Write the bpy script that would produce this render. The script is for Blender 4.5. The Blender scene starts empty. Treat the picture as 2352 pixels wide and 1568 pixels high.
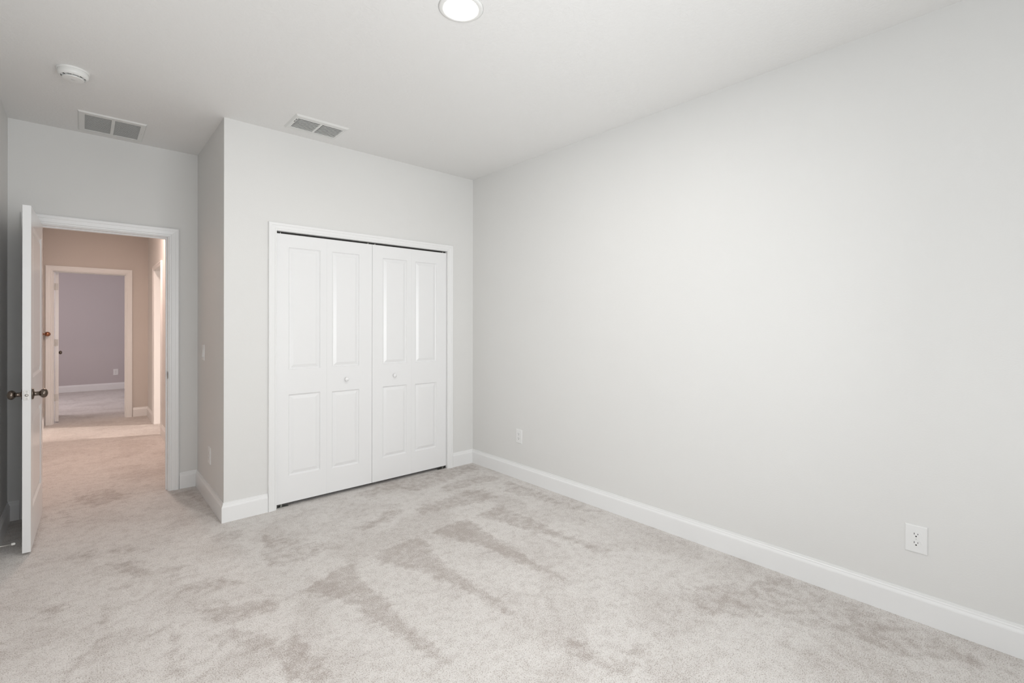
import bpy, bmesh, math
import numpy as np
from mathutils import Matrix, Vector

C = bpy.context.scene.collection
R = math.radians

# ------------------------------------------------------------------ camera
F, PX, PY, ROLL, YAW = 1095.29, 1176.12, 743.70, 0.00131, 0.73281
cam = bpy.data.cameras.new('camera'); co = bpy.data.objects.new('camera', cam); C.objects.link(co)
cam.sensor_width = 36; cam.lens = F / 2352 * 36
cam.shift_x = -(PX - 1176) / 2352; cam.shift_y = -(784 - PY) / 2352
cam.clip_start = 0.02
fw = Vector((math.sin(YAW), math.cos(YAW), 0)); rt = Vector((math.cos(YAW), -math.sin(YAW), 0)); up = Vector((0, 0, 1))
cr = rt * math.cos(ROLL) + up * math.sin(ROLL)
cu = up * math.cos(ROLL) - rt * math.sin(ROLL)
m = Matrix.Identity(4)
for i in range(3):
    m[i][0] = cr[i]; m[i][1] = cu[i]; m[i][2] = -fw[i]
m.translation = Vector((-2.82177, -3.70711, 1.34562))
co.matrix_world = m
bpy.context.scene.camera = co

# ------------------------------------------------------------------ light and exposure
W = bpy.data.worlds.new('world'); bpy.context.scene.world = W; W.use_nodes = True
bg = W.node_tree.nodes['Background']; bg.inputs[0].default_value = (0.80, 0.90, 1.0, 1); bg.inputs[1].default_value = 1.0
vs = bpy.context.scene.view_settings
bpy.context.scene.display_settings.display_device = 'sRGB'
vs.view_transform = 'Standard'; vs.look = 'None'; vs.gamma = 1; vs.use_curve_mapping = False; vs.exposure = 0.55

def area(name, loc, rot, sx, sy, power, col, shape='RECTANGLE', spread=180):
    l = bpy.data.lights.new(name, 'AREA'); l.shape = shape; l.size = sx
    if shape == 'RECTANGLE': l.size_y = sy
    l.energy = power; l.color = col; l.spread = R(spread)
    o = bpy.data.objects.new(name, l); o.location = loc; o.rotation_euler = tuple(R(a) for a in rot); C.objects.link(o)
    return o
# bedroom: daylight through the wide window of the wall behind the camera, plus the recessed ceiling light
area('daylight_bedroom_window', (-2.02, -4.66, 1.30), (118, 0, 0), 2.3, 1.7, 44, (0.99, 0.99, 0.985))
area('fill_bedroom_added_window', (-3.50, -3.35, 1.35), (0, -116, 0), 1.5, 1.5, 11, (0.95, 0.98, 1.0))  # added fill through an invented left-wall window, lifts the right wall
area('lamp_bedroom_downlight', (-1.576, -1.977, 2.728), (0, 0, 0), 0.15, 0.15, 10, (1.0, 0.97, 0.93), 'DISK')
# hall: its own ceiling lamp (out of sight above the door head), warm
area('lamp_hall_ceiling', (-2.50, 2.75, 2.73), (0, 0, 0), 0.2, 0.2, 17.5, (1.0, 0.765, 0.67), 'DISK')
# side room off the hall: daylight of an unseen, unbuilt window, spilling through its doorway
sl = area('daylight_side_room', (2.3, 1.75, 1.75), (0, 0, 0), 0.45, 0.8, 15, (1.0, 0.84, 0.74), spread=50)
sl.rotation_euler = (Vector((-2.3, 3.95, 0.6)) - sl.location).to_track_quat('-Z', 'Y').to_euler()
# far room: daylight of its own window
area('daylight_far_room_window', (-4.45, 6.9, 1.5), (0, -90, 0), 1.3, 1.4, 20, (1.0, 0.88, 0.92))

# ------------------------------------------------------------------ materials
def mat(name, col, rough=0.5, metal=0.0, bump=None, spec=0.5, var=0.0):
    m = bpy.data.materials.new(name); m.use_nodes = True; nt = m.node_tree; b = nt.nodes['Principled BSDF']
    b.inputs['Base Color'].default_value = (*col, 1); b.inputs['Roughness'].default_value = rough
    b.inputs['Metallic'].default_value = metal
    b.inputs['Specular IOR Level'].default_value = spec
    tc = nt.nodes.new('ShaderNodeTexCoord')
    if var:
        n = nt.nodes.new('ShaderNodeTexNoise'); n.inputs['Scale'].default_value = 1.7; n.inputs['Detail'].default_value = 4
        nt.links.new(tc.outputs['Object'], n.inputs['Vector'])
        mx = nt.nodes.new('ShaderNodeMix'); mx.data_type = 'RGBA'
        mx.inputs[6].default_value = (*[c * (1 - var) for c in col], 1); mx.inputs[7].default_value = (*[min(1, c * (1 + var)) for c in col], 1)
        nt.links.new(n.outputs[0], mx.inputs[0]); nt.links.new(mx.outputs[2], b.inputs['Base Color'])
    if bump:
        sc, st, dist, det = bump
        n = nt.nodes.new('ShaderNodeTexNoise'); n.inputs['Scale'].default_value = sc; n.inputs['Detail'].default_value = det
        nt.links.new(tc.outputs['Object'], n.inputs['Vector'])
        bp = nt.nodes.new('ShaderNodeBump'); bp.inputs['Strength'].default_value = st; bp.inputs['Distance'].default_value = dist
        nt.links.new(n.outputs[0], bp.inputs['Height']); nt.links.new(bp.outputs[0], b.inputs['Normal'])
    return m

M = {}
M['wall'] = mat('wall_paint', (0.79, 0.785, 0.768), 0.55, bump=(140, 0.10, 0.004, 3), spec=0.3, var=0.012)
M['hall_wall'] = mat('hall_wall_paint', (0.68, 0.635, 0.595), 0.55, bump=(140, 0.10, 0.004, 3), spec=0.3, var=0.012)
M['far_wall'] = mat('far_room_wall_paint', (0.60, 0.555, 0.56), 0.6, bump=(140, 0.10, 0.004, 3), spec=0.3, var=0.012)
M['trim'] = mat('trim_paint', (0.89, 0.89, 0.885), 0.32, spec=0.5)
M['door'] = mat('door_paint', (0.89, 0.89, 0.89), 0.22, spec=0.5)
M['plastic'] = mat('white_plastic', (0.86, 0.86, 0.84), 0.3)
M['plate'] = mat('wall_plate_plastic', (0.86, 0.86, 0.85), 0.35)
M['slot'] = mat('dark_slot', (0.02, 0.018, 0.016), 0.6)
M['grille'] = mat('grille_enamel', (0.80, 0.80, 0.78), 0.4)
M['duct'] = mat('duct_dark', (0.10, 0.11, 0.10), 0.8)
M['bronze'] = mat('antique_nickel', (0.20, 0.165, 0.14), 0.26, 1.0)
M['copper'] = mat('copper_bronze', (0.42, 0.20, 0.12), 0.3, 1.0)
M['nickel'] = mat('satin_nickel', (0.60, 0.585, 0.56), 0.42, 1.0)
M['steel'] = mat('galvanised_steel', (0.35, 0.36, 0.34), 0.45, 1.0)
M['rubber'] = mat('white_rubber', (0.8, 0.79, 0.76), 0.6)
M['screw'] = mat('painted_screw', (0.72, 0.72, 0.70), 0.4)
M['window_paint'] = mat('window_vinyl', (0.85, 0.85, 0.85), 0.35)

def ceiling_mat():
    m = bpy.data.materials.new('ceiling_texture'); m.use_nodes = True; nt = m.node_tree; b = nt.nodes['Principled BSDF']
    b.inputs['Base Color'].default_value = (0.87, 0.865, 0.852, 1); b.inputs['Roughness'].default_value = 0.85
    b.inputs['Specular IOR Level'].default_value = 0.2
    tc = nt.nodes.new('ShaderNodeTexCoord')
    n = nt.nodes.new('ShaderNodeTexNoise'); n.inputs['Scale'].default_value = 46; n.inputs['Detail'].default_value = 3; n.inputs['Distortion'].default_value = 0.6
    nt.links.new(tc.outputs['Object'], n.inputs['Vector'])
    r = nt.nodes.new('ShaderNodeValToRGB'); r.color_ramp.elements[0].position = 0.46; r.color_ramp.elements[1].position = 0.56
    nt.links.new(n.outputs[0], r.inputs[0])
    bp = nt.nodes.new('ShaderNodeBump'); bp.inputs['Strength'].default_value = 0.13; bp.inputs['Distance'].default_value = 0.004
    nt.links.new(r.outputs[0], bp.inputs['Height']); nt.links.new(bp.outputs[0], b.inputs['Normal'])
    return m
M['ceiling'] = ceiling_mat()

def carpet_mat():
    m = bpy.data.materials.new('cut_pile_carpet'); m.use_nodes = True; nt = m.node_tree; b = nt.nodes['Principled BSDF']
    b.inputs['Roughness'].default_value = 0.95; b.inputs['Specular IOR Level'].default_value = 0.1
    b.inputs['Sheen Weight'].default_value = 0.25; b.inputs['Sheen Roughness'].default_value = 0.6
    L = nt.links.new; N = nt.nodes.new
    tc = N('ShaderNodeTexCoord')
    def noise(scale, det, dist=0.0):
        n = N('ShaderNodeTexNoise'); n.inputs['Scale'].default_value = scale; n.inputs['Detail'].default_value = det; n.inputs['Distortion'].default_value = dist
        L(tc.outputs['Object'], n.inputs['Vector']); return n.outputs[0]
    def math_(op, a, b_, clamp=False):
        n = N('ShaderNodeMath'); n.operation = op; n.use_clamp = clamp
        for i, v in enumerate((a, b_)):
            if isinstance(v, (int, float)): n.inputs[i].default_value = v
            else: L(v, n.inputs[i])
        return n.outputs[0]
    def ramp(v, a, b_):
        n = N('ShaderNodeMapRange'); n.inputs[1].default_value = a; n.inputs[2].default_value = b_; L(v, n.inputs[0]); return n.outputs[0]
    at = N('ShaderNodeAttribute'); at.attribute_name = 'nap'
    fine = noise(215, 2, 0.35)                   # tuft tips and gaps
    mid = noise(20, 5, 0.2)                     # clumps of pile
    big = noise(2.6, 4, 0.5)                    # brushed areas
    # nap: brushed-away pile reads darker, with ragged edges
    nap = math_('ADD', at.outputs['Fac'], math_('MULTIPLY', math_('SUBTRACT', mid, 0.5), 1.5))
    nap = ramp(nap, 0.20, 0.95)
    nap = math_('MULTIPLY', nap, NAPK)
    nap = math_('ADD', nap, math_('MULTIPLY', ramp(big, 0.47, 0.62), 0.35))
    nap = math_('ADD', nap, math_('MULTIPLY', ramp(mid, 0.44, 0.66), 0.33))
    # speckle grows denser where pile leans away
    thr = math_('ADD', math_('SUBTRACT', 0.59, math_('MULTIPLY', nap, 0.115)), math_('MULTIPLY', math_('SUBTRACT', noise(60, 2), 0.5), 0.22))
    sp = math_('SUBTRACT', fine, thr)
    sp = ramp(sp, -0.08, 0.10)
    light = N('ShaderNodeMix'); light.data_type = 'RGBA'
    light.inputs[6].default_value = (*CARPET_L, 1); light.inputs[7].default_value = (*CARPET_D, 1)
    L(math_('MULTIPLY', nap, 0.9, True), light.inputs[0])
    dark = N('ShaderNodeMix'); dark.data_type = 'RGBA'
    L(light.outputs[2], dark.inputs[6]); dark.inputs[7].default_value = (*CARPET_S, 1)
    L(math_('MULTIPLY', sp, 0.62, True), dark.inputs[0])
    L(dark.outputs[2], b.inputs['Base Color'])
    bp = N('ShaderNodeBump'); bp.inputs['Strength'].default_value = 0.7; bp.inputs['Distance'].default_value = 0.006
    L(math_('SUBTRACT', math_('ADD', math_('MULTIPLY', fine, -1.0), math_('MULTIPLY', mid, 0.6)), math_('MULTIPLY', nap, 0.3)), bp.inputs['Height'])
    L(bp.outputs[0], b.inputs['Normal'])
    return m
CARPET_L = (0.80, 0.765, 0.735); CARPET_D = (0.62, 0.575, 0.545); CARPET_S = (0.30, 0.235, 0.195); NAPK = 0.66
M['carpet'] = carpet_mat()

def emit_mat(name, col, s):
    m = bpy.data.materials.new(name); m.use_nodes = True; b = m.node_tree.nodes['Principled BSDF']
    b.inputs['Base Color'].default_value = (0.9, 0.9, 0.9, 1)
    b.inputs['Emission Color'].default_value = (*col, 1); b.inputs['Emission Strength'].default_value = s
    return m
M['lamp'] = emit_mat('lit_diffuser', (1.0, 0.98, 0.95), 9.0)

def glass_mat():
    m = bpy.data.materials.new('window_glass'); m.use_nodes = True; nt = m.node_tree
    nt.nodes.remove(nt.nodes['Principled BSDF'])
    t = nt.nodes.new('ShaderNodeBsdfTransparent'); g = nt.nodes.new('ShaderNodeBsdfGlossy'); g.inputs['Roughness'].default_value = 0.02
    fr = nt.nodes.new('ShaderNodeFresnel'); fr.inputs[0].default_value = 1.45
    mx = nt.nodes.new('ShaderNodeMixShader'); nt.links.new(fr.outputs[0], mx.inputs[0]); nt.links.new(t.outputs[0], mx.inputs[1]); nt.links.new(g.outputs[0], mx.inputs[2])
    nt.links.new(mx.outputs[0], nt.nodes['Material Output'].inputs[0])
    return m
M['glass'] = glass_mat()

# ------------------------------------------------------------------ mesh helpers
def obj(name, bm, m, parent=None, smooth=False, bevel=None):
    bmesh.ops.recalc_face_normals(bm, faces=bm.faces[:])
    me = bpy.data.meshes.new(name); bm.to_mesh(me); bm.free()
    me.materials.append(M[m])
    o = bpy.data.objects.new(name, me); C.objects.link(o)
    if parent is not None: o.parent = parent
    if smooth:
        for p in me.polygons: p.use_smooth = True
    if bevel:
        b = o.modifiers.new('bevel', 'BEVEL'); b.width = bevel; b.segments = 2; b.limit_method = 'ANGLE'; b.angle_limit = R(40)
    return o
def empty(name, loc=(0, 0, 0), rot=(0, 0, 0)):
    o = bpy.data.objects.new(name, None); o.empty_display_size = 0.05
    o.location = loc; o.rotation_euler = rot; C.objects.link(o); return o
def tag(o, label=None, cat=None, group=None, kind=None):
    if label: o['label'] = label
    if cat: o['category'] = cat
    if group: o['group'] = group
    if kind: o['kind'] = kind
    return o
def box(bm, x0, x1, y0, y1, z0, z1):
    v = [bm.verts.new((x, y, z)) for x in (x0, x1) for y in (y0, y1) for z in (z0, z1)]
    for f in ((0, 1, 3, 2), (4, 6, 7, 5), (0, 4, 5, 1), (2, 3, 7, 6), (0, 2, 6, 4), (1, 5, 7, 3)):
        bm.faces.new([v[i] for i in f])
def boxes(*L):
    bm = bmesh.new()
    for b in L: box(bm, *b)
    return bm
def panel_with_holes(axis, p0, p1, a0, a1, z0, z1, holes):
    """slab across axis ('x' or 'y' normal) with rectangular holes (a0,a1,z0,z1), as one clean mesh"""
    bm = bmesh.new()
    As = sorted({a0, a1, *[h[0] for h in holes], *[h[1] for h in holes]}); Zs = sorted({z0, z1, *[h[2] for h in holes], *[h[3] for h in holes]})
    def solid(i, j):
        if not (0 <= i < len(As) - 1 and 0 <= j < len(Zs) - 1): return False
        ca = (As[i] + As[i + 1]) / 2; cz = (Zs[j] + Zs[j + 1]) / 2
        return not any(h[0] < ca < h[1] and h[2] < cz < h[3] for h in holes)
    cache = {}
    def V(p, a, z):
        k = (p, a, z)
        if k not in cache: cache[k] = bm.verts.new((p, a, z) if axis == 'x' else (a, p, z))
        return cache[k]
    for i in range(len(As) - 1):
        for j in range(len(Zs) - 1):
            if not solid(i, j): continue
            A, B, c, d = As[i], As[i + 1], Zs[j], Zs[j + 1]
            for p in (p0, p1): bm.faces.new([V(p, A, c), V(p, B, c), V(p, B, d), V(p, A, d)])
            if not solid(i - 1, j): bm.faces.new([V(p0, A, c), V(p1, A, c), V(p1, A, d), V(p0, A, d)])
            if not solid(i + 1, j): bm.faces.new([V(p0, B, c), V(p1, B, c), V(p1, B, d), V(p0, B, d)])
            if not solid(i, j - 1): bm.faces.new([V(p0, A, c), V(p1, A, c), V(p1, B, c), V(p0, B, c)])
            if not solid(i, j + 1): bm.faces.new([V(p0, A, d), V(p1, A, d), V(p1, B, d), V(p0, B, d)])
    return bm
def sweep(path, normal_side, profile, lift):
    """profile [(offset sideways, offset along 'lift')] swept along a 2-D path with mitred corners.
    path points are 2-D; lift(p2, s) maps a 2-D point and out-of-plane offset to 3-D"""
    bm = bmesh.new(); n = len(path); rings = []
    for i in range(n):
        p = Vector(path[i]); ds = []
        if i > 0: ds.append((p - Vector(path[i - 1])).normalized())
        if i < n - 1: ds.append((Vector(path[i + 1]) - p).normalized())
        ns = [Vector((-d.y, d.x)) * normal_side for d in ds]
        if len(ns) == 2:
            b = (ns[0] + ns[1]); b = b / (1 + ns[0].dot(ns[1]))
        else: b = ns[0]
        rings.append([bm.verts.new(lift(p + b * o, s)) for o, s in profile])
    k = len(profile)
    for i in range(n - 1):
        for j in range(k):
            bm.faces.new([rings[i][j], rings[i][(j + 1) % k], rings[i + 1][(j + 1) % k], rings[i + 1][j]])
    bm.faces.new(rings[0]); bm.faces.new(rings[-1])
    return bm
BASE = [(0, 0), (0.0145, 0), (0.0145, 0.100), (0.0135, 0.105), (0.0085, 0.114), (0.0080, 0.119), (0.0055, 0.122), (0.0045, 0.132), (0, 0.132)]
def baseboard(name, path, side, parent=None, prof=BASE):
    bm = sweep(path, side, prof, lambda p, s: (p.x, p.y, s))
    o = obj(name, bm, 'trim', parent)
    if parent is None: tag(o, kind='structure')
    return o
CASE = [(0, 0), (0, 0.0085), (0.003, 0.0105), (0.012, 0.0115), (0.0135, 0.0095), (0.016, 0.0120), (0.032, 0.0140), (0.041, 0.0150), (0.0425, 0.0175), (0.060, 0.0190), (0.066, 0.0160), (0.066, 0)]
def casing(name, path, side, lift, parent, scale=1.0):
    prof = [(a * scale, b) for a, b in CASE]
    # three separate boards, mitred at the corners
    outs = []
    for i in range(len(path) - 1):
        seg = path[i:i + 2]
        bm = bmesh.new(); rings = []
        for e in (0, 1):
            p = Vector(seg[e]); d = (Vector(seg[1]) - Vector(seg[0])).normalized(); nn = Vector((-d.y, d.x)) * side
            j = i + e; b = nn
            if 0 < j < len(path) - 1:
                d1 = (Vector(path[j]) - Vector(path[j - 1])).normalized(); d2 = (Vector(path[j + 1]) - Vector(path[j])).normalized()
                n1 = Vector((-d1.y, d1.x)) * side; n2 = Vector((-d2.y, d2.x)) * side; b = (n1 + n2) / (1 + n1.dot(n2))
            rings.append([bm.verts.new(lift(p + b * o, s)) for o, s in prof])
        k = len(prof)
        for q in range(k): bm.faces.new([rings[0][q], rings[0][(q + 1) % k], rings[1][(q + 1) % k], rings[1][q]])
        bm.faces.new(rings[0]); bm.faces.new(rings[1])
        outs.append(obj(name[0] if i == 1 else name[1], bm, 'trim', parent))
    return outs
def lathe(bm, prof, n=32, mat4=Matrix.Identity(4)):
    """prof [(r, z)], closed at both ends when r == 0"""
    rings = []
    for r, z in prof:
        if r < 1e-6: rings.append([bm.verts.new(mat4 @ Vector((0, 0, z)))])
        else: rings.append([bm.verts.new(mat4 @ Vector((r * math.cos(2 * math.pi * i / n), r * math.sin(2 * math.pi * i / n), z))) for i in range(n)])
    for a, b in zip(rings, rings[1:]):
        for i in range(n):
            j = (i + 1) % n
            if len(a) == 1 and len(b) == 1: continue
            if len(a) == 1: bm.faces.new([a[0], b[i], b[j]])
            elif len(b) == 1: bm.faces.new([a[i], b[0], a[j]])
            else: bm.faces.new([a[i], b[i], b[j], a[j]])
    if len(rings[0]) > 1: bm.faces.new(rings[0])
    if len(rings[-1]) > 1: bm.faces.new(rings[-1])
def rot_to(axis):
    return Vector((0, 0, 1)).rotation_difference(Vector(axis)).to_matrix().to_4x4()

# ------------------------------------------------------------------ dimensions
H = 2.743
XA = -2.112      # alcove side wall / left end of the closet wall
YD = 0.997       # wall with the bedroom door
XL = -3.203      # left wall
YF = -4.35       # wall behind the camera
T = 0.115

def struct(name, bm, m, label=None, **k):
    o = obj(name, bm, m, **k); tag(o, label, kind='structure'); return o

# ------------------------------------------------------------------ floor (carpet) with brushed nap
NAP = [
     (1, [(-1.692, -1.119), (-1.727, -1.346), (-1.724, -1.598), (-1.736, -1.816), (-1.727, -1.996), (-1.732, -2.144), (-1.763, -2.128), (-1.796, -1.982), (-1.814, -1.827), (-1.864, -1.643), (-1.851, -1.517), (-1.928, -1.33), (-1.987, -1.207), (-1.877, -1.173), (-1.77, -1.104)]),
     (1, [(-1.228, -1.113), (-1.29, -1.329), (-1.31, -1.495), (-1.319, -1.673), (-1.316, -1.879), (-1.332, -2.06), (-1.377, -2.05), (-1.371, -1.83), (-1.39, -1.705), (-1.432, -1.592), (-1.442, -1.462), (-1.516, -1.353), (-1.558, -1.228), (-1.584, -1.114), (-1.448, -1.088), (-1.326, -1.066)]),
     (1, [(-0.842, -1.061), (-0.877, -1.237), (-0.893, -1.507), (-0.919, -1.755), (-0.915, -1.913), (-0.933, -2.077), (-0.94, -2.032), (-0.97, -1.842), (-1.005, -1.724), (-1.015, -1.526), (-1.047, -1.395), (-1.095, -1.245), (-1.153, -1.08), (-0.99, -1.043)]),
     (0.9, [(-0.516, -1.009), (-0.535, -1.179), (-0.508, -1.376), (-0.532, -1.606), (-0.505, -1.828), (-0.497, -1.989), (-0.574, -1.994), (-0.573, -1.767), (-0.635, -1.572), (-0.686, -1.346), (-0.765, -1.044)]),
     (0.9, [(-2.119, -1.5), (-2.125, -1.639), (-2.118, -1.787), (-2.121, -1.931), (-2.261, -1.806), (-2.241, -1.698), (-2.154, -1.523)]),
     (0.8, [(-1.028, -0.666), (-0.498, -0.6), (-0.387, -0.653), (-0.426, -0.886), (-0.688, -0.855), (-1.023, -0.779)]),
     (0.8, [(-0.829, -0.351), (-0.508, -0.298), (-0.22, -0.228), (-0.085, -0.23), (-0.033, -0.025), (-0.33, -0.011), (-0.904, 0.004), (-1.251, -0.106), (-1.179, -0.213), (-0.901, -0.194)]),
     (0.8, [(-0.638, -0.381), (-0.276, -0.347), (-0.113, -0.437), (-0.114, -0.598), (-0.296, -0.539), (-0.67, -0.537)]),
     (0.7, [(-0.114, -0.598), (-0.095, -0.96), (-0.113, -1.369), (-0.061, -1.602), (-0.199, -1.443), (-0.213, -1.159), (-0.297, -0.826)]),
     (0.9, [(-1.259, -2.351), (-1.244, -2.428), (-1.268, -2.56), (-1.308, -2.589), (-1.321, -2.49), (-1.312, -2.38)]),
     (0.6, [(-1.968, -0.35), (-1.938, -0.435), (-1.799, -0.67), (-1.638, -0.866), (-1.876, -0.899), (-2.031, -0.892), (-2.083, -0.803)]),
     (0.8, [(-1.438, -0.766), (-1.216, -0.709), (-1.092, -0.608), (-1.18, -0.53), (-1.335, -0.637), (-1.501, -0.679)]),
     (0.8, [(-2.467, -0.806), (-2.295, -0.924), (-2.169, -0.963), (-2.274, -0.811), (-2.459, -0.741)]),
     (0.9, [(-2.402, -1.184), (-2.357, -1.253), (-2.126, -1.312), (-2.11, -1.162), (-2.214, -1.153), (-2.437, -1.033)]),
     (0.8, [(-2.412, -1.339), (-2.335, -1.315), (-2.206, -1.485), (-2.232, -1.6), (-2.298, -1.552), (-2.364, -1.407), (-2.4, -1.425)]),
     (0.8, [(-2.733, -0.168), (-2.609, -0.279), (-2.536, -0.516), (-2.589, -0.548), (-2.677, -0.349)]),
     (0.9, [(-2.525, -1.103), (-2.525, -1.238), (-2.522, -1.42), (-2.539, -1.553), (-2.56, -1.534), (-2.56, -1.409), (-2.543, -1.221)]),
     (0.9, [(-2.87, -1.225), (-2.847, -1.129), (-2.807, -1.072), (-2.756, -1.081), (-2.759, -1.002), (-2.747, -1.102), (-2.802, -1.112), (-2.838, -1.17), (-2.858, -1.267)]),
     (0.9, [(-2.76, -0.934), (-2.758, -0.746), (-2.735, -0.766), (-2.745, -0.948)]),
     (1, [(-2.983, -0.606), (-2.956, -0.536), (-2.894, -0.56), (-2.88, -0.628), (-2.937, -0.646)]),
     (0.8, [(-2.65, -1.17), (-2.61, -1.109), (-2.532, -1.075), (-2.526, -1.11), (-2.603, -1.149), (-2.64, -1.179)]),
     (0.7, [(-2.502, -1.556), (-2.465, -1.532), (-2.429, -1.526), (-2.465, -1.563)]),
     (0.8, [(-2.887, 1.204), (-2.756, 0.93), (-2.527, 1.05), (-2.626, 1.271), (-2.82, 1.467), (-2.872, 1.358)]),
     (0.8, [(-2.963, 1.041), (-2.89, 0.904), (-2.898, 0.659), (-2.926, 0.798)]),
     (0.7, [(-3.06, 0.289), (-2.997, 0.929), (-3.034, 0.928), (-3.062, 0.417)]),
     (0.8, [(-2.312, 0.857), (-2.154, 0.942), (-2.113, 0.139), (-2.143, 0.382), (-2.205, 0.719)]),
     (0.55, [(-0.577, -2.457), (-0.054, -2.774), (-0.029, -2.948), (-0.154, -3.636), (-0.352, -3.313), (-0.456, -2.91), (-0.693, -2.658)]),
     (0.6, [(-1.266, -2.33), (-1.285, -2.551), (-1.006, -2.597), (-1.139, -2.653), (-1.333, -2.633), (-1.34, -2.396)]),
     (0.7, [(-2.729, 0.017), (-2.607, -0.016), (-2.505, -0.159), (-2.601, -0.147), (-2.718, -0.066)]),
     (0.7, [(-2.846, 0.048), (-2.794, 0.051), (-2.769, -0.044), (-2.839, -0.04)]),
     (0.7, [(-2.731, -0.534), (-2.625, -0.535), (-2.617, -0.599), (-2.688, -0.609)]),
     (0.7, [(-2.517, -0.449), (-2.397, -0.514), (-2.418, -0.622), (-2.462, -0.662)]),
     (0.7, [(-2.219, -0.174), (-2.072, -0.188), (-2.063, -0.341), (-2.219, -0.311)]),
]

def build_floor():
    def nap_at(X, Y):
        out = np.zeros_like(X)
        for w, L in NAP:
            P = np.array(L); n = len(P)
            x0, y0 = P.min(0) - 0.1; x1, y1 = P.max(0) + 0.1
            s = (X > x0) & (X < x1) & (Y > y0) & (Y < y1)
            if not s.any(): continue
            px, py = X[s], Y[s]; ins = np.zeros(px.shape, bool); dm = np.full(px.shape, 9.0)
            for i in range(n):
                ax, ay = P[i]; bx, by = P[(i + 1) % n]
                c = ((ay > py) != (by > py)) & (px < (bx - ax) * (py - ay) / ((by - ay) or 1e-9) + ax); ins ^= c
                dx, dy = bx - ax, by - ay; t = np.clip(((px - ax) * dx + (py - ay) * dy) / (dx * dx + dy * dy + 1e-12), 0, 1)
                dm = np.minimum(dm, np.hypot(px - ax - t * dx, py - ay - t * dy))
            v = np.clip(0.5 + np.where(ins, dm, -dm) / 0.05, 0, 1) * w
            out[s] = np.maximum(out[s], v)
        return out
    # grid: fine in the bedroom, coarse beyond
    xs = np.concatenate([np.arange(-3.32, 0.03, 0.022), [0.12]]); ys = np.concatenate([np.arange(-4.47, 1.2, 0.022), np.arange(1.25, 5.3, 0.25), [6.5, 8, 9.13]])
    xs = np.concatenate([[-4.72, -4.0], xs, [2.72]])
    XX, YY = np.meshgrid(xs, ys, indexing='ij'); nx, ny = XX.shape
    verts = np.stack([XX.ravel(), YY.ravel(), np.zeros(nx * ny)], 1)
    idx = np.arange(nx * ny).reshape(nx, ny)
    faces = np.stack([idx[:-1, :-1], idx[1:, :-1], idx[1:, 1:], idx[:-1, 1:]], -1).reshape(-1, 4)
    # underside so the floor is a slab
    b0 = len(verts); verts = np.vstack([verts, [(-4.72, -4.47, -0.1), (2.72, -4.47, -0.1), (2.72, 9.13, -0.1), (-4.72, 9.13, -0.1)]])
    fl = [tuple(int(i) for i in f) for f in faces]
    fl.append((b0 + 3, b0 + 2, b0 + 1, b0))
    fl.append(tuple(int(i) for i in idx[:, 0][::-1]) + (b0, b0 + 1)); fl.append(tuple(int(i) for i in idx[-1, :][::-1]) + (b0 + 1, b0 + 2))
    fl.append(tuple(int(i) for i in idx[:, -1]) + (b0 + 2, b0 + 3)); fl.append(tuple(int(i) for i in idx[0, :]) + (b0 + 3, b0))
    me = bpy.data.meshes.new('floor'); me.from_pydata([tuple(v) for v in verts], [], fl); me.update()
    a = me.attributes.new('nap', 'FLOAT', 'POINT'); vals = np.zeros(len(verts), np.float32)
    vals[:nx * ny] = nap_at(XX.ravel(), YY.ravel()); a.data.foreach_set('value', vals)
    me.materials.append(M['carpet'])
    o = bpy.data.objects.new('floor', me); C.objects.link(o)
    tag(o, 'light greige cut-pile carpet with brushed vacuum marks', kind='structure')
build_floor()

# ------------------------------------------------------------------ walls, ceiling
def S(*a, **k): return struct(*a, **k)
def slab_with_holes(x0, x1, y0, y1, z0, z1, holes):
    bm = panel_with_holes('x', z0, z1, x0, x1, y0, y1, holes)      # (p, a, z) -> (z, x, y)
    for v in bm.verts: v.co = Vector((v.co.y, v.co.z, v.co.x))
    return bm
S('ceiling', slab_with_holes(-4.72, 2.72, -4.47, 9.13, H, H + 0.1, [(-2.822, -2.510, 0.543, 0.888), (-1.746, -1.424, -0.360, -0.148)]), 'ceiling', 'white knockdown textured ceiling')
S('wall_right', boxes((0, 0.12, YF - 0.12, 0.86, 0, H)), 'wall', 'long blank light grey wall on the right')
S('wall_closet', panel_with_holes('y', 0, T, XA, 0, 0, H, [(-1.790, -0.288, 0, 2.030)]), 'wall', 'light grey wall around the white closet doors')
S('wall_alcove', panel_with_holes('x', XA, XA + T, T, 5.067, 0, H, [(3.41, 4.24, 0, 2.06)]), 'wall', 'shaded grey side wall of the door alcove, running on into the hall')
S('wall_door', panel_with_holes('y', YD, YD + T, XL, XA, 0, H, [(-3.080, -2.299, 0, 2.052)]), 'wall', 'grey wall around the open doorway')
S('wall_left', panel_with_holes('x', XL - 0.12, XL, YF - 0.12, YD + T, 0, H, [(-4.20, -2.50, 0.6, 2.25)]), 'wall', 'grey left wall behind the open door')
S('wall_front', panel_with_holes('y', YF - 0.12, YF, XL, 0, 0, H, [(-3.14, -0.90, 0.45, 2.35)]), 'wall', 'wall with the window, behind the camera')
S('wall_closet_inside', boxes((XA + T, 0, 0.76, 0.86, 0, H)), 'wall')
S('wall_hall_left', boxes((-3.33, -3.21, YD + T, 5.067, 0, H)), 'hall_wall', 'hall wall left of the far doorway')
S('wall_hall_far', panel_with_holes('y', 5.067, 5.182, -4.6, 2.7, 0, H, [(-3.130, -2.352, 0, 2.052)]), 'hall_wall', 'warm beige hall wall around the second doorway')
S('wall_side_room', boxes((XA + T, 2.7, 1.2, 1.3, 0, H)), 'wall')
S('wall_side_room_end', boxes((2.6, 2.7, 1.3, 5.067, 0, H)), 'wall')
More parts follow.
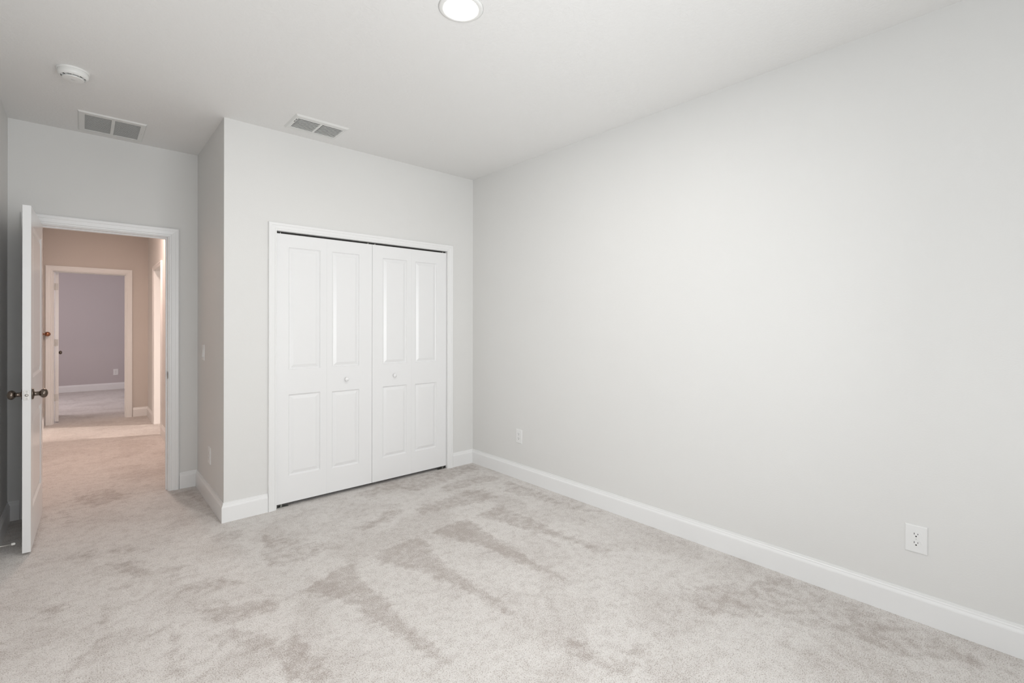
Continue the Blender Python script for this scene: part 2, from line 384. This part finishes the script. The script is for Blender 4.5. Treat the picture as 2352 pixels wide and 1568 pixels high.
S('wall_far_room_back', boxes((-4.72, 0.12, 9.01, 9.13, 0, H)), 'far_wall', 'mauve grey back wall of the far room')
S('wall_far_room_left', panel_with_holes('x', -4.72, -4.6, 5.067, 9.01, 0, H, [(6.2, 7.6, 0.8, 2.2)]), 'wall')
S('wall_far_room_right', boxes((-1.0, -0.9, 5.182, 9.01, 0, H)), 'wall')

# windows out of the picture that let the daylight in; the left-wall one is added for fill
def window(name, axis, p0, p1, a0, a1, z0, z1):
    w = empty(name); tag(w, 'white framed window behind the camera' if axis == 'y' else 'white framed window of the far room', kind='structure')
    f = 0.05; pm = (p0 + p1) / 2
    obj('window_frame', panel_with_holes(axis, pm - 0.03, pm + 0.03, a0, a1, z0, z1, [(a0 + f, (a0 + a1) / 2 - 0.025, z0 + f, z1 - f), ((a0 + a1) / 2 + 0.025, a1 - f, z0 + f, z1 - f)]), 'window_paint', w)
    for A, B in ((a0 + f, (a0 + a1) / 2 - 0.025), ((a0 + a1) / 2 + 0.025, a1 - f)):
        if axis == 'y': bx = (A, B, pm - 0.003, pm + 0.003, z0 + f, z1 - f)
        else: bx = (pm - 0.003, pm + 0.003, A, B, z0 + f, z1 - f)
        obj('pane', boxes(bx), 'glass', w)
    return w
window('window_1', 'y', YF - 0.12, YF, -3.14, -0.90, 0.45, 2.35)
window('window_added_3', 'x', XL - 0.12, XL, -4.20, -2.50, 0.6, 2.25)['label'] = 'added white framed window in the left wall, for fill light beside the camera'
window('window_2', 'x', -4.72, -4.6, 6.2, 7.6, 0.8, 2.2)

# ------------------------------------------------------------------ baseboards
g = 0.0
baseboard('baseboard_right', [(0, YF), (0, 0)], 1)
baseboard('baseboard_closet', [(0, 0), (-0.2405, 0)], 1)
baseboard('baseboard_alcove', [(-1.8385, 0), (XA, 0), (XA, YD), (-2.2375, YD)], 1)
baseboard('baseboard_left', [(-3.1445, YD), (XL, YD), (XL, YF)], 1)
def bb(name, path, side): return baseboard(name, path, side)
bb('baseboard_hall_right', [(XA, 3.405), (XA, YD + T)], -1)
bb('baseboard_hall_far', [(-2.285, 5.067), (XA, 5.067), (XA, 4.30)], -1)
bb('baseboard_hall_left', [(-3.21, YD + T), (-3.21, 5.067)], -1)
bb('baseboard_far_room', [(-1.0, 9.01), (-4.6, 9.01)], 1)

# ------------------------------------------------------------------ bedroom doorway trim (trim_1)
def opening_trim(name, x0, x1, ztop, yface, out, depth, label, both=True, case_scale=1.0, reveal=0.006, stop=True, strike=None, slope=0.0):
    """jamb lining of an opening in a y-normal wall; casing on the face at yface looking towards out (-1/+1)"""
    t = empty(name, ((x0 + x1) / 2, yface, 0)); tag(t, label, kind='structure')
    inv = t.location.copy()
    def sh(bm):
        bmesh.ops.translate(bm, verts=bm.verts, vec=-inv); return bm
    jt = 0.0125
    y0, y1 = sorted((yface, yface - out * depth))
    obj('side_jamb', sh(boxes((x0 - jt, x0, y0, y1, 0, ztop + jt))), 'trim', t)
    obj('side_jamb', sh(boxes((x1, x1 + jt, y0, y1, 0, ztop + jt))), 'trim', t)
    obj('head_jamb', sh(boxes((x0, x1, y0, y1, ztop, ztop + jt))), 'trim', t)
    def face(yf, o_):
        lift = lambda p, s: Vector((p.x, yf + o_ * s, p.y)) - inv
        casing(('head_casing', 'side_casing'), [(x0 - reveal, 0), (x0 - reveal, ztop + reveal), (x1 + reveal, ztop + reveal), (x1 + reveal, 0)], 1, lift, t, case_scale)
    face(yface, out)
    if both: face(yface - out * depth, -out)
    if stop:
        ys = yface - out * 0.042; ya, yb = sorted((ys, ys - out * 0.032))
        obj('door_stop_strip', sh(boxes((x0, x0 + 0.011, ya, yb, 0, ztop), (x1 - 0.011, x1, ya, yb, 0, ztop), (x0 + 0.011, x1 - 0.011, ya, yb, ztop - 0.011, ztop))), 'trim', t)
    if strike:
        z, ys = strike
        o = obj('strike_plate', sh(boxes((x1 - 0.002, x1, ys - 0.018, ys + 0.018, z - 0.029, z + 0.029), (x1 - 0.0045, x1 - 0.0015, ys - 0.020, ys - 0.014, z - 0.018, z + 0.018))), 'bronze', t, bevel=0.001)
        o['label'] = 'dark metal strike plate'
    return t
opening_trim('trim_1', -3.067, -2.3125, 2.040, YD, -1, T, 'white moulded casing and jamb around the bedroom doorway', strike=(0.93, YD + 0.012))
opening_trim('trim_2', -1.7785, -0.3000, 2.019, 0.0, -1, T, 'white casing around the closet doors', both=False, case_scale=0.85, reveal=0.002, stop=False)
opening_trim('trim_3', -3.117, -2.365, 2.040, 5.067, -1, T, 'white casing around the far hall doorway', both=False, strike=None)
# side opening of the hall (x-normal wall): jamb lining only, its casing sits on the far leg
def side_opening():
    t = empty('trim_4', (XA, 3.83, 0)); tag(t, 'white lining of the side opening at the right of the hall', kind='structure')
    inv = t.location.copy()
    def sh(bm): bmesh.ops.translate(bm, verts=bm.verts, vec=-inv); return bm
    obj('side_jamb', sh(boxes((XA - 0.004, XA + T, 4.228, 4.24, 0, 2.06))), 'trim', t)
    obj('side_jamb', sh(boxes((XA - 0.004, XA + T, 3.41, 3.422, 0, 2.06))), 'trim', t)
    obj('head_jamb', sh(boxes((XA - 0.004, XA + T, 3.422, 4.228, 2.048, 2.06))), 'trim', t)
    lift = lambda p, s: Vector((XA - s, p.x, p.y)) - inv
    casing(('head_casing', 'side_casing'), [(3.418, 0), (3.418, 2.052), (4.232, 2.052), (4.232, 0)], 1, lift, t, 0.8)
side_opening()

# ------------------------------------------------------------------ panelled door leaves
def leaf_bm(w, z0, z1, t, panels, prof, both=True):
    """local: x 0..w, y 0 (front, facing -y)..t, moulded panels [(x0,x1,z0,z1)]"""
    bm = bmesh.new()
    xs = sorted({0, w, *[p[0] for p in panels], *[p[1] for p in panels]}); zs = sorted({z0, z1, *[p[2] for p in panels], *[p[3] for p in panels]})
    for yf, s in ((0, 1), (t, -1)):
        cache = {}
        def V(x, z, d=0.0):
            k = (round(x, 5), round(z, 5), round(d, 5))
            if k not in cache: cache[k] = bm.verts.new((x, yf + s * d, z))
            return cache[k]
        ps = panels if (s == 1 or both) else []
        for i in range(len(xs) - 1):
            for j in range(len(zs) - 1):
                cx, cz = (xs[i] + xs[i + 1]) / 2, (zs[j] + zs[j + 1]) / 2
                if any(p[0] < cx < p[1] and p[2] < cz < p[3] for p in ps): continue
                bm.faces.new([V(xs[i], zs[j]), V(xs[i + 1], zs[j]), V(xs[i + 1], zs[j + 1]), V(xs[i], zs[j + 1])])
        for p in ps:
            prev = None
            for ins, d in prof:
                q = [(p[0] + ins, p[2] + ins), (p[1] - ins, p[2] + ins), (p[1] - ins, p[3] - ins), (p[0] + ins, p[3] - ins)]
                ring = [V(x, z, d) for x, z in q]
                if prev:
                    for k in range(4): bm.faces.new([prev[k], prev[(k + 1) % 4], ring[(k + 1) % 4], ring[k]])
                prev = ring
            bm.faces.new(prev)
    box_ = [(0, 0), (w, 0), (w, t), (0, t)]
    for k in range(4):
        (xa, ya), (xb, yb) = box_[k], box_[(k + 1) % 4]
        if ya == yb: continue
        bm.faces.new([bm.verts.new(v) for v in ((xa, ya, z0), (xb, yb, z0), (xb, yb, z1), (xa, ya, z1))])
    for z in (z0, z1): bm.faces.new([bm.verts.new((x, y, z)) for x, y in box_])
    bmesh.ops.remove_doubles(bm, verts=bm.verts, dist=1e-5)
    return bm
RAISED = [(0, 0), (0.004, 0.0070), (0.009, 0.0100), (0.013, 0.0100), (0.035, 0.0020), (0.0355, 0.0020)]
RECESS = [(0, 0), (0.006, 0.004), (0.014, 0.0085), (0.020, 0.0085), (0.050, 0.003), (0.051, 0.003)]

def knob(parent, loc, axis, name='door_knob', m='bronze', s=1.0):
    bm = bmesh.new()
    prof = [(0, 0), (0.0325, 0), (0.0325, 0.004), (0.029, 0.008), (0.014, 0.010), (0.0125, 0.014), (0.0125, 0.030), (0.016, 0.033)]
    # flattened ball
    for i in range(1, 12):
        a = math.pi * (0.16 + 0.84 * i / 12); prof.append((0.0275 * math.sin(a) ** 0.85, 0.050 - 0.0185 * math.cos(a)))
    prof.append((0, 0.0695))
    prof = [(r * s, z * s) for r, z in prof]
    lathe(bm, prof, 40, Matrix.Translation(loc) @ rot_to(axis))
    return obj(name, bm, m, parent, smooth=True)
def hinge(parent, x, y, z, m='nickel', leafdir=(1, 0)):
    bm = bmesh.new()
    lathe(bm, [(0, -0.046), (0.0055, -0.046), (0.0055, 0.046), (0, 0.046)], 14, Matrix.Translation((x, y, z)))
    dx, dy = leafdir
    if abs(dx) > abs(dy): box(bm, min(x, x + dx * .03), max(x, x + dx * .03), y - 0.0012, y + 0.0012, z - 0.044, z + 0.044)
    else: box(bm, x - 0.0012, x + 0.0012, min(y, y + dy * .03), max(y, y + dy * .03), z - 0.044, z + 0.044)
    return obj('hinge', bm, m, parent)

# open bedroom door
d1 = empty('door_1', (-3.0675, 0.986, 0), (0, 0, R(-91.1))); tag(d1, 'white two-panel bedroom door standing open against the left wall', 'door', kind='structure')
pan = [(0.105, 0.645, 1.020, 1.925), (0.105, 0.645, 0.245, 0.800)]
obj('door_leaf', leaf_bm(0.750, 0.014, 2.032, 0.0355, pan, RECESS), 'door', d1, bevel=0.0012)
kz = 0.928
k = knob(d1, (0.690, 0, kz), (0, -1, 0)); k['label'] = 'dark antique metal knob'
k = knob(d1, (0.690, 0.0355, kz), (0, 1, 0)); k['label'] = 'dark antique metal knob'
bm = boxes((0.7495, 0.7512, 0.0060, 0.0295, kz - 0.0285, kz + 0.0285))
lp = obj('latch_plate', bm, 'nickel', d1, bevel=0.003); lp['label'] = 'satin nickel latch plate'
bm = bmesh.new(); lathe(bm, [(0, 0), (0.0078, 0), (0.0078, 0.006), (0.005, 0.010), (0, 0.010)], 20, Matrix.Translation((0.751, 0.0178, kz)) @ rot_to((1, 0, 0)))
obj('latch_bolt', bm, 'nickel', lp, smooth=True)
for dz in (-0.021, 0.021):
    bm = bmesh.new(); lathe(bm, [(0, 0), (0.0042, 0), (0.003, 0.0012), (0, 0.0012)], 14, Matrix.Translation((0.7511, 0.0178, kz + dz)) @ rot_to((1, 0, 0)))
    obj('screw', bm, 'nickel', lp)
for z in (0.26, 1.05, 1.83):
    h = hinge(d1, -0.001, -0.006, z, leafdir=(0, 1)); h['label'] = 'satin nickel hinge'

# far room door, seen edge-on inside the far doorway
d2 = empty('door_2', (-3.1000, 5.190, 0), (0, 0, R(94.2))); tag(d2, 'white door opened into the far room, seen edge-on at the left of the doorway', 'door', kind='structure')
w2 = 0.745
leaf2 = leaf_bm(w2, 0.02, 2.030, 0.0355, pan, RECESS)
bmesh.ops.translate(leaf2, verts=leaf2.verts, vec=(0, -0.0355, 0))
obj('door_leaf', leaf2, 'door', d2)
k = knob(d2, (0.685, 0, 0.92), (0, 1, 0)); k = knob(d2, (0.685, -0.0355, 0.92), (0, -1, 0))
for z in (0.345, 1.085, 1.840):
    bm = boxes((-0.002, 0.0005, -0.031, -0.002, z - 0.045, z + 0.045)); lathe(bm, [(0, -0.047), (0.006, -0.047), (0.006, 0.047), (0, 0.047)], 14, Matrix.Translation((-0.004, 0.003, z)))
    h = obj('hinge', bm, 'screw', d2); h['label'] = 'pale painted hinge'

# closet bifold doors, two pairs
zb, zt = 0.027, 2.003
def bifold(name, x0, xm, x1, pans, knob_x, label, kind_side):
    e = empty(name, (x0, 0.010, 0)); tag(e, label, 'closet door', kind='structure')
    for (a, b), ps in zip(((x0, xm), (xm, x1)), pans):
        ga = 0.0010 if a == x0 else 0.0002; gb = 0.0010 if b == x1 else 0.0002
        w = b - a - ga - gb
        bm = leaf_bm(w, zb, zt, 0.030, [(p[0] - a, p[1] - a, p[2], p[3]) for p in ps], RAISED, both=False)
        bmesh.ops.translate(bm, verts=bm.verts, vec=(a - x0 + ga, 0, 0))
        lf = obj('door_leaf', bm, 'door', e, bevel=0.0009)
        if a < knob_x < b:
            kb = bmesh.new(); prof = [(0, 0), (0.008, 0), (0.0075, 0.010), (0.010, 0.013)] + [(0.0165 * math.sin(math.pi * (0.2 + 0.8 * i / 8)), 0.021 - 0.010 * math.cos(math.pi * (0.2 + 0.8 * i / 8))) for i in range(1, 8)] + [(0, 0.031)]
            lathe(kb, prof, 28, Matrix.Translation((knob_x - x0, 0, 0.905)) @ rot_to((0, -1, 0)))
            ko = obj('knob', kb, 'door', lf, smooth=True)
    # floor pivot bracket at the jamb end, top pivot pin
    bxm = boxes((0.004, 0.085, 0.004, 0.026, 0.001, 0.004), (0.003, 0.006, 0.004, 0.026, 0.001, 0.024), (0.030, 0.040, 0.010, 0.020, 0.004, 0.027)) if kind_side < 0 else \
        boxes((x1 - x0 - 0.085, x1 - x0 - 0.004, 0.004, 0.026, 0.001, 0.004), (x1 - x0 - 0.006, x1 - x0 - 0.003, 0.004, 0.026, 0.001, 0.024), (x1 - x0 - 0.040, x1 - x0 - 0.030, 0.010, 0.020, 0.004, 0.027))
    br = obj('pivot_bracket', bxm, 'steel', e); br['label'] = 'dark steel floor pivot bracket'
    for px in ((0.03, x1 - x0 - 0.03) if kind_side < 0 else (0.03, x1 - x0 - 0.03)):
        pb = bmesh.new(); lathe(pb, [(0, 0), (0.003, 0), (0.003, 0.013), (0, 0.013)], 12, Matrix.Translation((px, 0.016, zt - 0.001)))
        obj('pivot_pin', pb, 'nickel', e)
    return e
bifold('door_3', -1.7765, -1.4130, -1.0375, [[(-1.694, -1.463, 1.006, 1.909), (-1.694, -1.463, 0.222, 0.822)], [(-1.371, -1.149, 1.006, 1.909), (-1.371, -1.149, 0.212, 0.815)]], -1.2600, 'left pair of white bifold closet doors', -1)
bifold('door_4', -1.0370, -0.6700, -0.3015, [[(-0.943, -0.716, 1.004, 1.900), (-0.943, -0.716, 0.215, 0.815)], [(-0.631, -0.409, 1.002, 1.897), (-0.631, -0.409, 0.215, 0.812)]], -0.8390, 'right pair of white bifold closet doors', 1)
tr = struct('trim_5', boxes((-1.775, -0.304, 0.028, 0.060, 1.995, 2.018)), 'slot', 'overhead track, darkened as shade in the top gap of the closet doors')  # track coloured near-black, puts the shade of the gap into its colour

# ------------------------------------------------------------------ ceiling fittings
# recessed downlight
dl = empty('recessed_downlight', (-1.578, -1.984, H)); tag(dl, 'round lit recessed downlight with a white trim ring in the ceiling', 'ceiling light')
bm = bmesh.new(); prof = [(0.0735, -0.0005), (0.0770, -0.0045), (0.0830, -0.0060), (0.0930, -0.0045), (0.1000, 0.0), (0.0735, 0.0)]
n = 64; rings = [[bm.verts.new((r * math.cos(2 * math.pi * i / n), r * math.sin(2 * math.pi * i / n), z)) for i in range(n)] for r, z in prof]
for a, b in zip(rings, rings[1:] + rings[:1]):
    for i in range(n): bm.faces.new([a[i], a[(i + 1) % n], b[(i + 1) % n], b[i]])
obj('trim_ring', bm, 'plastic', dl, smooth=True)
bm = bmesh.new(); lathe(bm, [(0, -0.0030), (0.05, -0.0028), (0.0734, -0.0020), (0.0734, 0), (0, 0)], 64); obj('diffuser', bm, 'lamp', dl, smooth=True)

# smoke detector
sd = empty('smoke_detector', (-2.863, -0.118, H)); tag(sd, 'round white smoke detector on the ceiling above the door alcove', 'smoke detector')
bm = bmesh.new(); lathe(bm, [(0, 0), (0.0700, 0), (0.0700, -0.007), (0.0680, -0.009), (0, -0.009)], 64); obj('mounting_base', bm, 'plastic', sd)
bm = bmesh.new(); lathe(bm, [(0, -0.009), (0.0645, -0.009), (0.0655, -0.012), (0.0662, -0.022), (0.0640, -0.031), (0.0575, -0.037), (0.0545, -0.038), (0.0530, -0.0375), (0.0515, -0.030), (0, -0.030)], 64)
obj('housing', bm, 'plastic', sd, smooth=False)
bm = bmesh.new()
for i in range(10):
    a = 2 * math.pi * (i + 0.35) / 10
    mm = Matrix.Rotation(a, 4, 'Z')
    vs_ = [mm @ Vector(v) for v in ((0.036, -0.0016, -0.030), (0.0530, -0.0016, -0.030), (0.0530, 0.0016, -0.030), (0.036, 0.0016, -0.030), (0.036, -0.0016, -0.0440), (0.0530, -0.0016, -0.0370), (0.0530, 0.0016, -0.0370), (0.036, 0.0016, -0.0440))]
    vv = [bm.verts.new(v) for v in vs_]
    for f in ((0, 1, 2, 3), (4, 5, 6, 7), (0, 1, 5, 4), (1, 2, 6, 5), (2, 3, 7, 6), (3, 0, 4, 7)): bm.faces.new([vv[q] for q in f])
obj('vent_ribs', bm, 'plastic', sd)
bm = bmesh.new(); lathe(bm, [(0, -0.0302), (0.0514, -0.0302), (0.0510, -0.0312), (0, -0.0312)], 48); o = obj('sensor_slot', bm, 'slot', sd); o['label'] = 'black sensor slot'
bm = bmesh.new(); lathe(bm, [(0, -0.031), (0.036, -0.031), (0.0380, -0.0400), (0.0465, -0.0430), (0.0450, -0.0465), (0.020, -0.0490), (0, -0.0490)], 48); cap = obj('sensor_cap', bm, 'plastic', sd, smooth=False)
bm = bmesh.new(); lathe(bm, [(0, -0.0488), (0.010, -0.0488), (0.0095, -0.0502), (0, -0.0505)], 24); obj('test_button', bm, 'screw', sd)

# return-air grille
RX0, RX1, RY0, RY1 = -2.850, -2.486, 0.505, 0.925
rg = empty('return_air_grille', ((RX0 + RX1) / 2, (RY0 + RY1) / 2, H)); tag(rg, 'white return air grille with two dark louvred fields, in the ceiling above the doorway', 'vent')
cx_, cy_ = (RX0 + RX1) / 2, (RY0 + RY1) / 2
fields = [(-2.8140, -2.6755), (-2.6575, -2.5185)]; fy0, fy1 = 0.551, 0.880
def frame_z(x0, x1, y0, y1, holes, t, lip):
    """flat register face seen from below, with a bevelled rim"""
    bm = bmesh.new()
    xs = sorted({x0 + lip, x1 - lip, *[h[0] for h in holes], *[h[1] for h in holes]}); ys = sorted({y0 + lip, y1 - lip, *[h[2] for h in holes], *[h[3] for h in holes]})
    cache = {}
    def V(x, y, z):
        k = (round(x, 5), round(y, 5), round(z, 5))
        if k not in cache: cache[k] = bm.verts.new(k)
        return cache[k]
    for i in range(len(xs) - 1):
        for j in range(len(ys) - 1):
            c = ((xs[i] + xs[i + 1]) / 2, (ys[j] + ys[j + 1]) / 2)
            if any(h[0] < c[0] < h[1] and h[2] < c[1] < h[3] for h in holes): continue
            bm.faces.new([V(xs[i], ys[j], -t), V(xs[i + 1], ys[j], -t), V(xs[i + 1], ys[j + 1], -t), V(xs[i], ys[j + 1], -t)])
    o = [(x0, y0), (x1, y0), (x1, y1), (x0, y1)]; q = [(x0 + lip, y0 + lip), (x1 - lip, y0 + lip), (x1 - lip, y1 - lip), (x0 + lip, y1 - lip)]
    # rim is split at the same grid lines only at corners; use separate verts
    ov = [bm.verts.new((*p, 0)) for p in o]; qv = [bm.verts.new((*p, -t)) for p in q]
    for k in range(4): bm.faces.new([ov[k], ov[(k + 1) % 4], qv[(k + 1) % 4], qv[k]])
    for h in holes:
        c = [(h[0], h[2]), (h[1], h[2]), (h[1], h[3]), (h[0], h[3])]
        a = [bm.verts.new((*p, -t)) for p in c]; b = [bm.verts.new((*p, 0.0)) for p in c]
        for k in range(4): bm.faces.new([a[k], a[(k + 1) % 4], b[(k + 1) % 4], b[k]])
    return bm
def duct_box(x0, x1, y0, y1, cx, cy, parent):
    bm = bmesh.new()
    box(bm, x0, x1, y0, y1, 0.088, 0.092)
    for b_ in ((x0, x0 + .002, y0, y1), (x1 - .002, x1, y0, y1), (x0 + .002, x1 - .002, y0, y0 + .002), (x0 + .002, x1 - .002, y1 - .002, y1)): box(bm, *b_, 0.001, 0.088)
    o = obj('duct_boot', to_local(bm, cx, cy), 'duct', parent); o['label'] = 'dark metal duct boot'; return o
def to_local(bm, cx, cy): bmesh.ops.translate(bm, verts=bm.verts, vec=(-cx, -cy, 0)); return bm
obj('grille_frame', to_local(frame_z(RX0, RX1, RY0, RY1, [(a, b, fy0, fy1) for a, b in fields], 0.009, 0.007), cx_, cy_), 'grille', rg)
duct_box(-2.8215, -2.5105, 0.5435, 0.8875, cx_, cy_, rg)
for a, b in fields:
    nl = 26; bm = bmesh.new()
    for i in range(nl):
        y = fy0 + (i + 0.5) * (fy1 - fy0) / nl
        v = [bm.verts.new((x, y + dy, z)) for x in (a, b) for dy, z in ((-0.0062, -0.0080), (-0.0056, -0.0086), (0.0098, 0.0060), (0.0092, 0.0066))]
        for f in ((0, 1, 2, 3), (4, 5, 6, 7), (0, 1, 5, 4), (1, 2, 6, 5), (2, 3, 7, 6), (3, 0, 4, 7)): bm.faces.new([v[q] for q in f])
    lv = obj('louvres', to_local(bm, cx_, cy_), 'grille', rg)
for sx in (RX0 + 0.018, RX1 - 0.018):
    bm = bmesh.new(); lathe(bm, [(0, -0.009), (0.004, -0.009), (0.003, -0.0105), (0, -0.0107)], 14, Matrix.Translation((sx - cx_, (fy0 + fy1) / 2 - cy_, 0))); obj('screw', bm, 'screw', rg)

# supply register
SX0, SX1, SY0, SY1 = -1.768, -1.405, -0.392, -0.122
sg = empty('supply_register', ((SX0 + SX1) / 2, (SY0 + SY1) / 2, H)); tag(sg, 'white supply register with curved slotted louvres, in the ceiling before the closet wall', 'vent')
cx_, cy_ = (SX0 + SX1) / 2, (SY0 + SY1) / 2
hx = [(-1.738, -1.592), (-1.578, -1.432)]; hy0, hy1 = -0.350, -0.158
obj('register_frame', to_local(frame_z(SX0, SX1, SY0, SY1, [(a, b, hy0, hy1) for a, b in hx], 0.010, 0.010), cx_, cy_), 'grille', sg)
duct_box(-1.7455, -1.4245, -0.3595, -0.1485, cx_, cy_, sg)
nl = 9
for a, b in hx:
    for i in range(nl):
        y = hy0 + (i + 0.5) * (hy1 - hy0) / nl; bm = bmesh.new()
        # louvre curls towards +y; its left end sweeps up into the frame
        sec = [(-0.0072, -0.0100), (-0.0015, -0.0112), (0.0040, -0.0085), (0.0065, -0.0030), (0.0058, -0.0028), (0.0034, -0.0074), (-0.0015, -0.0100), (-0.0072, -0.0090)]
        rings = []
        for x, sc in ((a, 0.55), (a + 0.006, 0.8), (a + 0.014, 1.0), (b - 0.001, 1.0)):
            rings.append([bm.verts.new((x, y + p * sc, z * (0.6 + 0.4 * sc))) for p, z in sec])
        for r0, r1 in zip(rings, rings[1:]):
            for q in range(8): bm.faces.new([r0[q], r0[(q + 1) % 8], r1[(q + 1) % 8], r1[q]])
        bm.faces.new(rings[0]); bm.faces.new(rings[-1])
        obj('louvre', to_local(bm, cx_, cy_), 'grille', sg)
bm = to_local(boxes((-1.747, -1.7425, -0.330, -0.305, -0.0104, -0.0096), (-1.747, -1.7425, -0.296, -0.270, -0.0104, -0.0096)), cx_, cy_); obj('damper_slot', bm, 'slot', sg)

# ------------------------------------------------------------------ wall plates
def wall_plate(name, loc, rotz, w, h, label, kind, cat, group=None):
    """local: plate in the x-z plane, facing -y"""
    e = empty(name, loc, (0, 0, rotz)); tag(e, label, cat, group)
    b = 0.0035; bm = bmesh.new()
    o = [(-w / 2, -h / 2), (w / 2, -h / 2), (w / 2, h / 2), (-w / 2, h / 2)]
    rings = [[bm.verts.new((x * (1 - 2 * i / w), -y, z * (1 - 2 * i / h))) for x, z in o] for i, y in ((0, 0), (0, 0.0030), (0.0012, 0.0048), (0.004, 0.0058))]
    for r0, r1 in zip(rings, rings[1:]):
        for q in range(4): bm.faces.new([r0[q], r0[(q + 1) % 4], r1[(q + 1) % 4], r1[q]])
    bm.faces.new(rings[0]); bm.faces.new(rings[-1])
    obj('cover_plate', bm, 'plate', e)
    def disc(name, x, z, r, y0, y1, m, parent, sz=1.0, flat=None, n=28):
        bm = bmesh.new(); ra = []
        for y in (y0, y1):
            ring = []
            for i in range(n):
                a = 2 * math.pi * i / n; px = r * math.cos(a); pz = r * sz * math.sin(a)
                if flat: px = max(-flat, min(flat, px)) if flat > 0 else px
                ring.append(bm.verts.new((x + px, -y, z + pz)))
            ra.append(ring)
        for i in range(n): bm.faces.new([ra[0][i], ra[0][(i + 1) % n], ra[1][(i + 1) % n], ra[1][i]])
        bm.faces.new(ra[0]); bm.faces.new(ra[1])
        return obj(name, bm, m, parent)
    if kind == 'outlet':
        for dz in (0.0195, -0.0195):
            rc = bmesh.new(); n = 36; ra = []
            for y in (0.0050, 0.0072):
                ra.append([rc.verts.new((0.0172 * math.cos(2 * math.pi * i / n), -y, dz + max(-0.0140, min(0.0140, 0.0172 * math.sin(2 * math.pi * i / n))))) for i in range(n)])
            for i in range(n): rc.faces.new([ra[0][i], ra[0][(i + 1) % n], ra[1][(i + 1) % n], ra[1][i]])
            rc.faces.new(ra[0]); rc.faces.new(ra[1])
            r_ = obj('receptacle', rc, 'plate', e)
            bmx = boxes((-0.0075, -0.0052, -0.00735, -0.0070, dz + 0.0005, dz + 0.0085), (0.0054, 0.0074, -0.00735, -0.0070, dz + 0.0010, dz + 0.0078))
            sl = obj('blade_slots', bmx, 'slot', r_); sl['label'] = 'dark blade slots'
            g_ = disc('ground_hole', 0, dz - 0.0065, 0.0030, 0.0070, 0.00735, 'slot', r_); g_['label'] = 'dark ground hole'
        disc('screw', 0, 0, 0.0028, 0.0055, 0.0064, 'screw', e, n=16)
    else:
        bm = boxes((-0.0168, 0.0168, -0.0066, -0.0050, -0.0335, 0.0335)); obj('rocker_frame', bm, 'plate', e)
        bm = bmesh.new(); v = []
        for x in (-0.0150, 0.0150):
            v += [bm.verts.new((x, y, z)) for y, z in ((-0.0060, 0.0315), (-0.0075, 0.0315), (-0.0085, 0.004), (-0.0120, -0.0315), (-0.0060, -0.0315))]
        bm.faces.new(v[:5]); bm.faces.new(v[5:])
        for q in range(5): bm.faces.new([v[q], v[(q + 1) % 5], v[5 + (q + 1) % 5], v[5 + q]])
        obj('rocker', bm, 'plastic', e)
        for dz in (0.0485, -0.0485): disc('screw', 0, dz, 0.0028, 0.0055, 0.0064, 'screw', e, n=16)
    return e
PX90 = R(-90)   # plate faces -x
wall_plate('wall_outlet', (0, -3.3255, 0.370), PX90, 0.0790, 0.1240, 'white duplex outlet on the long blank wall at lower right, nearest and largest', 'outlet', 'outlet')
wall_plate('wall_outlet', (0, -0.6670, 0.3700), PX90, 0.0740, 0.1200, 'small white duplex outlet on the right wall near the closet corner', 'outlet', 'outlet')
wall_plate('wall_outlet', (XA, 0.475, 0.356), PX90, 0.0790, 0.1240, 'white duplex outlet low on the shaded alcove side wall, below the light switch', 'outlet', 'outlet')
wall_plate('light_switch', (XA, 0.7230, 1.1170), PX90, 0.0750, 0.1230, 'white rocker light switch on the shaded alcove side wall', 'switch', 'light switch')
wall_plate('wall_outlet', (-2.318, 9.01, 0.349), 0, 0.0790, 0.1240, 'white outlet on the far room wall seen through both doorways', 'outlet', 'outlet')

# unidentified copper-coloured object, built as a round knob on the hall wall
kn = empty('round_knob', (-3.21, 5.0, 1.205)); tag(kn, 'copper bronze round knob on the hall wall just left of the far doorway', 'knob')
bm = bmesh.new(); lathe(bm, [(0, 0), (0.020, 0), (0.020, 0.003), (0.009, 0.005), (0.008, 0.020), (0.012, 0.024)] + [(0.030 * math.sin(math.pi * (0.15 + 0.85 * i / 10)), 0.044 - 0.030 * math.cos(math.pi * (0.15 + 0.85 * i / 10))) for i in range(1, 10)] + [(0, 0.074)], 32, rot_to((1, 0, 0)))
o = obj('knob', bm, 'copper', kn, smooth=True)

# rigid door stop on the left baseboard
ds = empty('door_stop', (XL + 0.0145, 0.277, 0.068), (0, 0, 0)); tag(ds, 'thin metal door stop with a white rubber tip on the left baseboard behind the door', 'door stop')
bm = bmesh.new(); lathe(bm, [(0, 0), (0.011, 0), (0.011, 0.003), (0.005, 0.006), (0.0036, 0.008), (0.0036, 0.062), (0, 0.062)], 18, rot_to((1, 0, 0))); obj('rod', bm, 'nickel', ds, smooth=True)
bm = bmesh.new(); lathe(bm, [(0, 0.060), (0.0062, 0.060), (0.0070, 0.064), (0.0066, 0.074), (0.004, 0.077), (0, 0.077)], 18, rot_to((1, 0, 0))); o = obj('rubber_tip', bm, 'rubber', ds, smooth=True); o['label'] = 'white rubber tip'
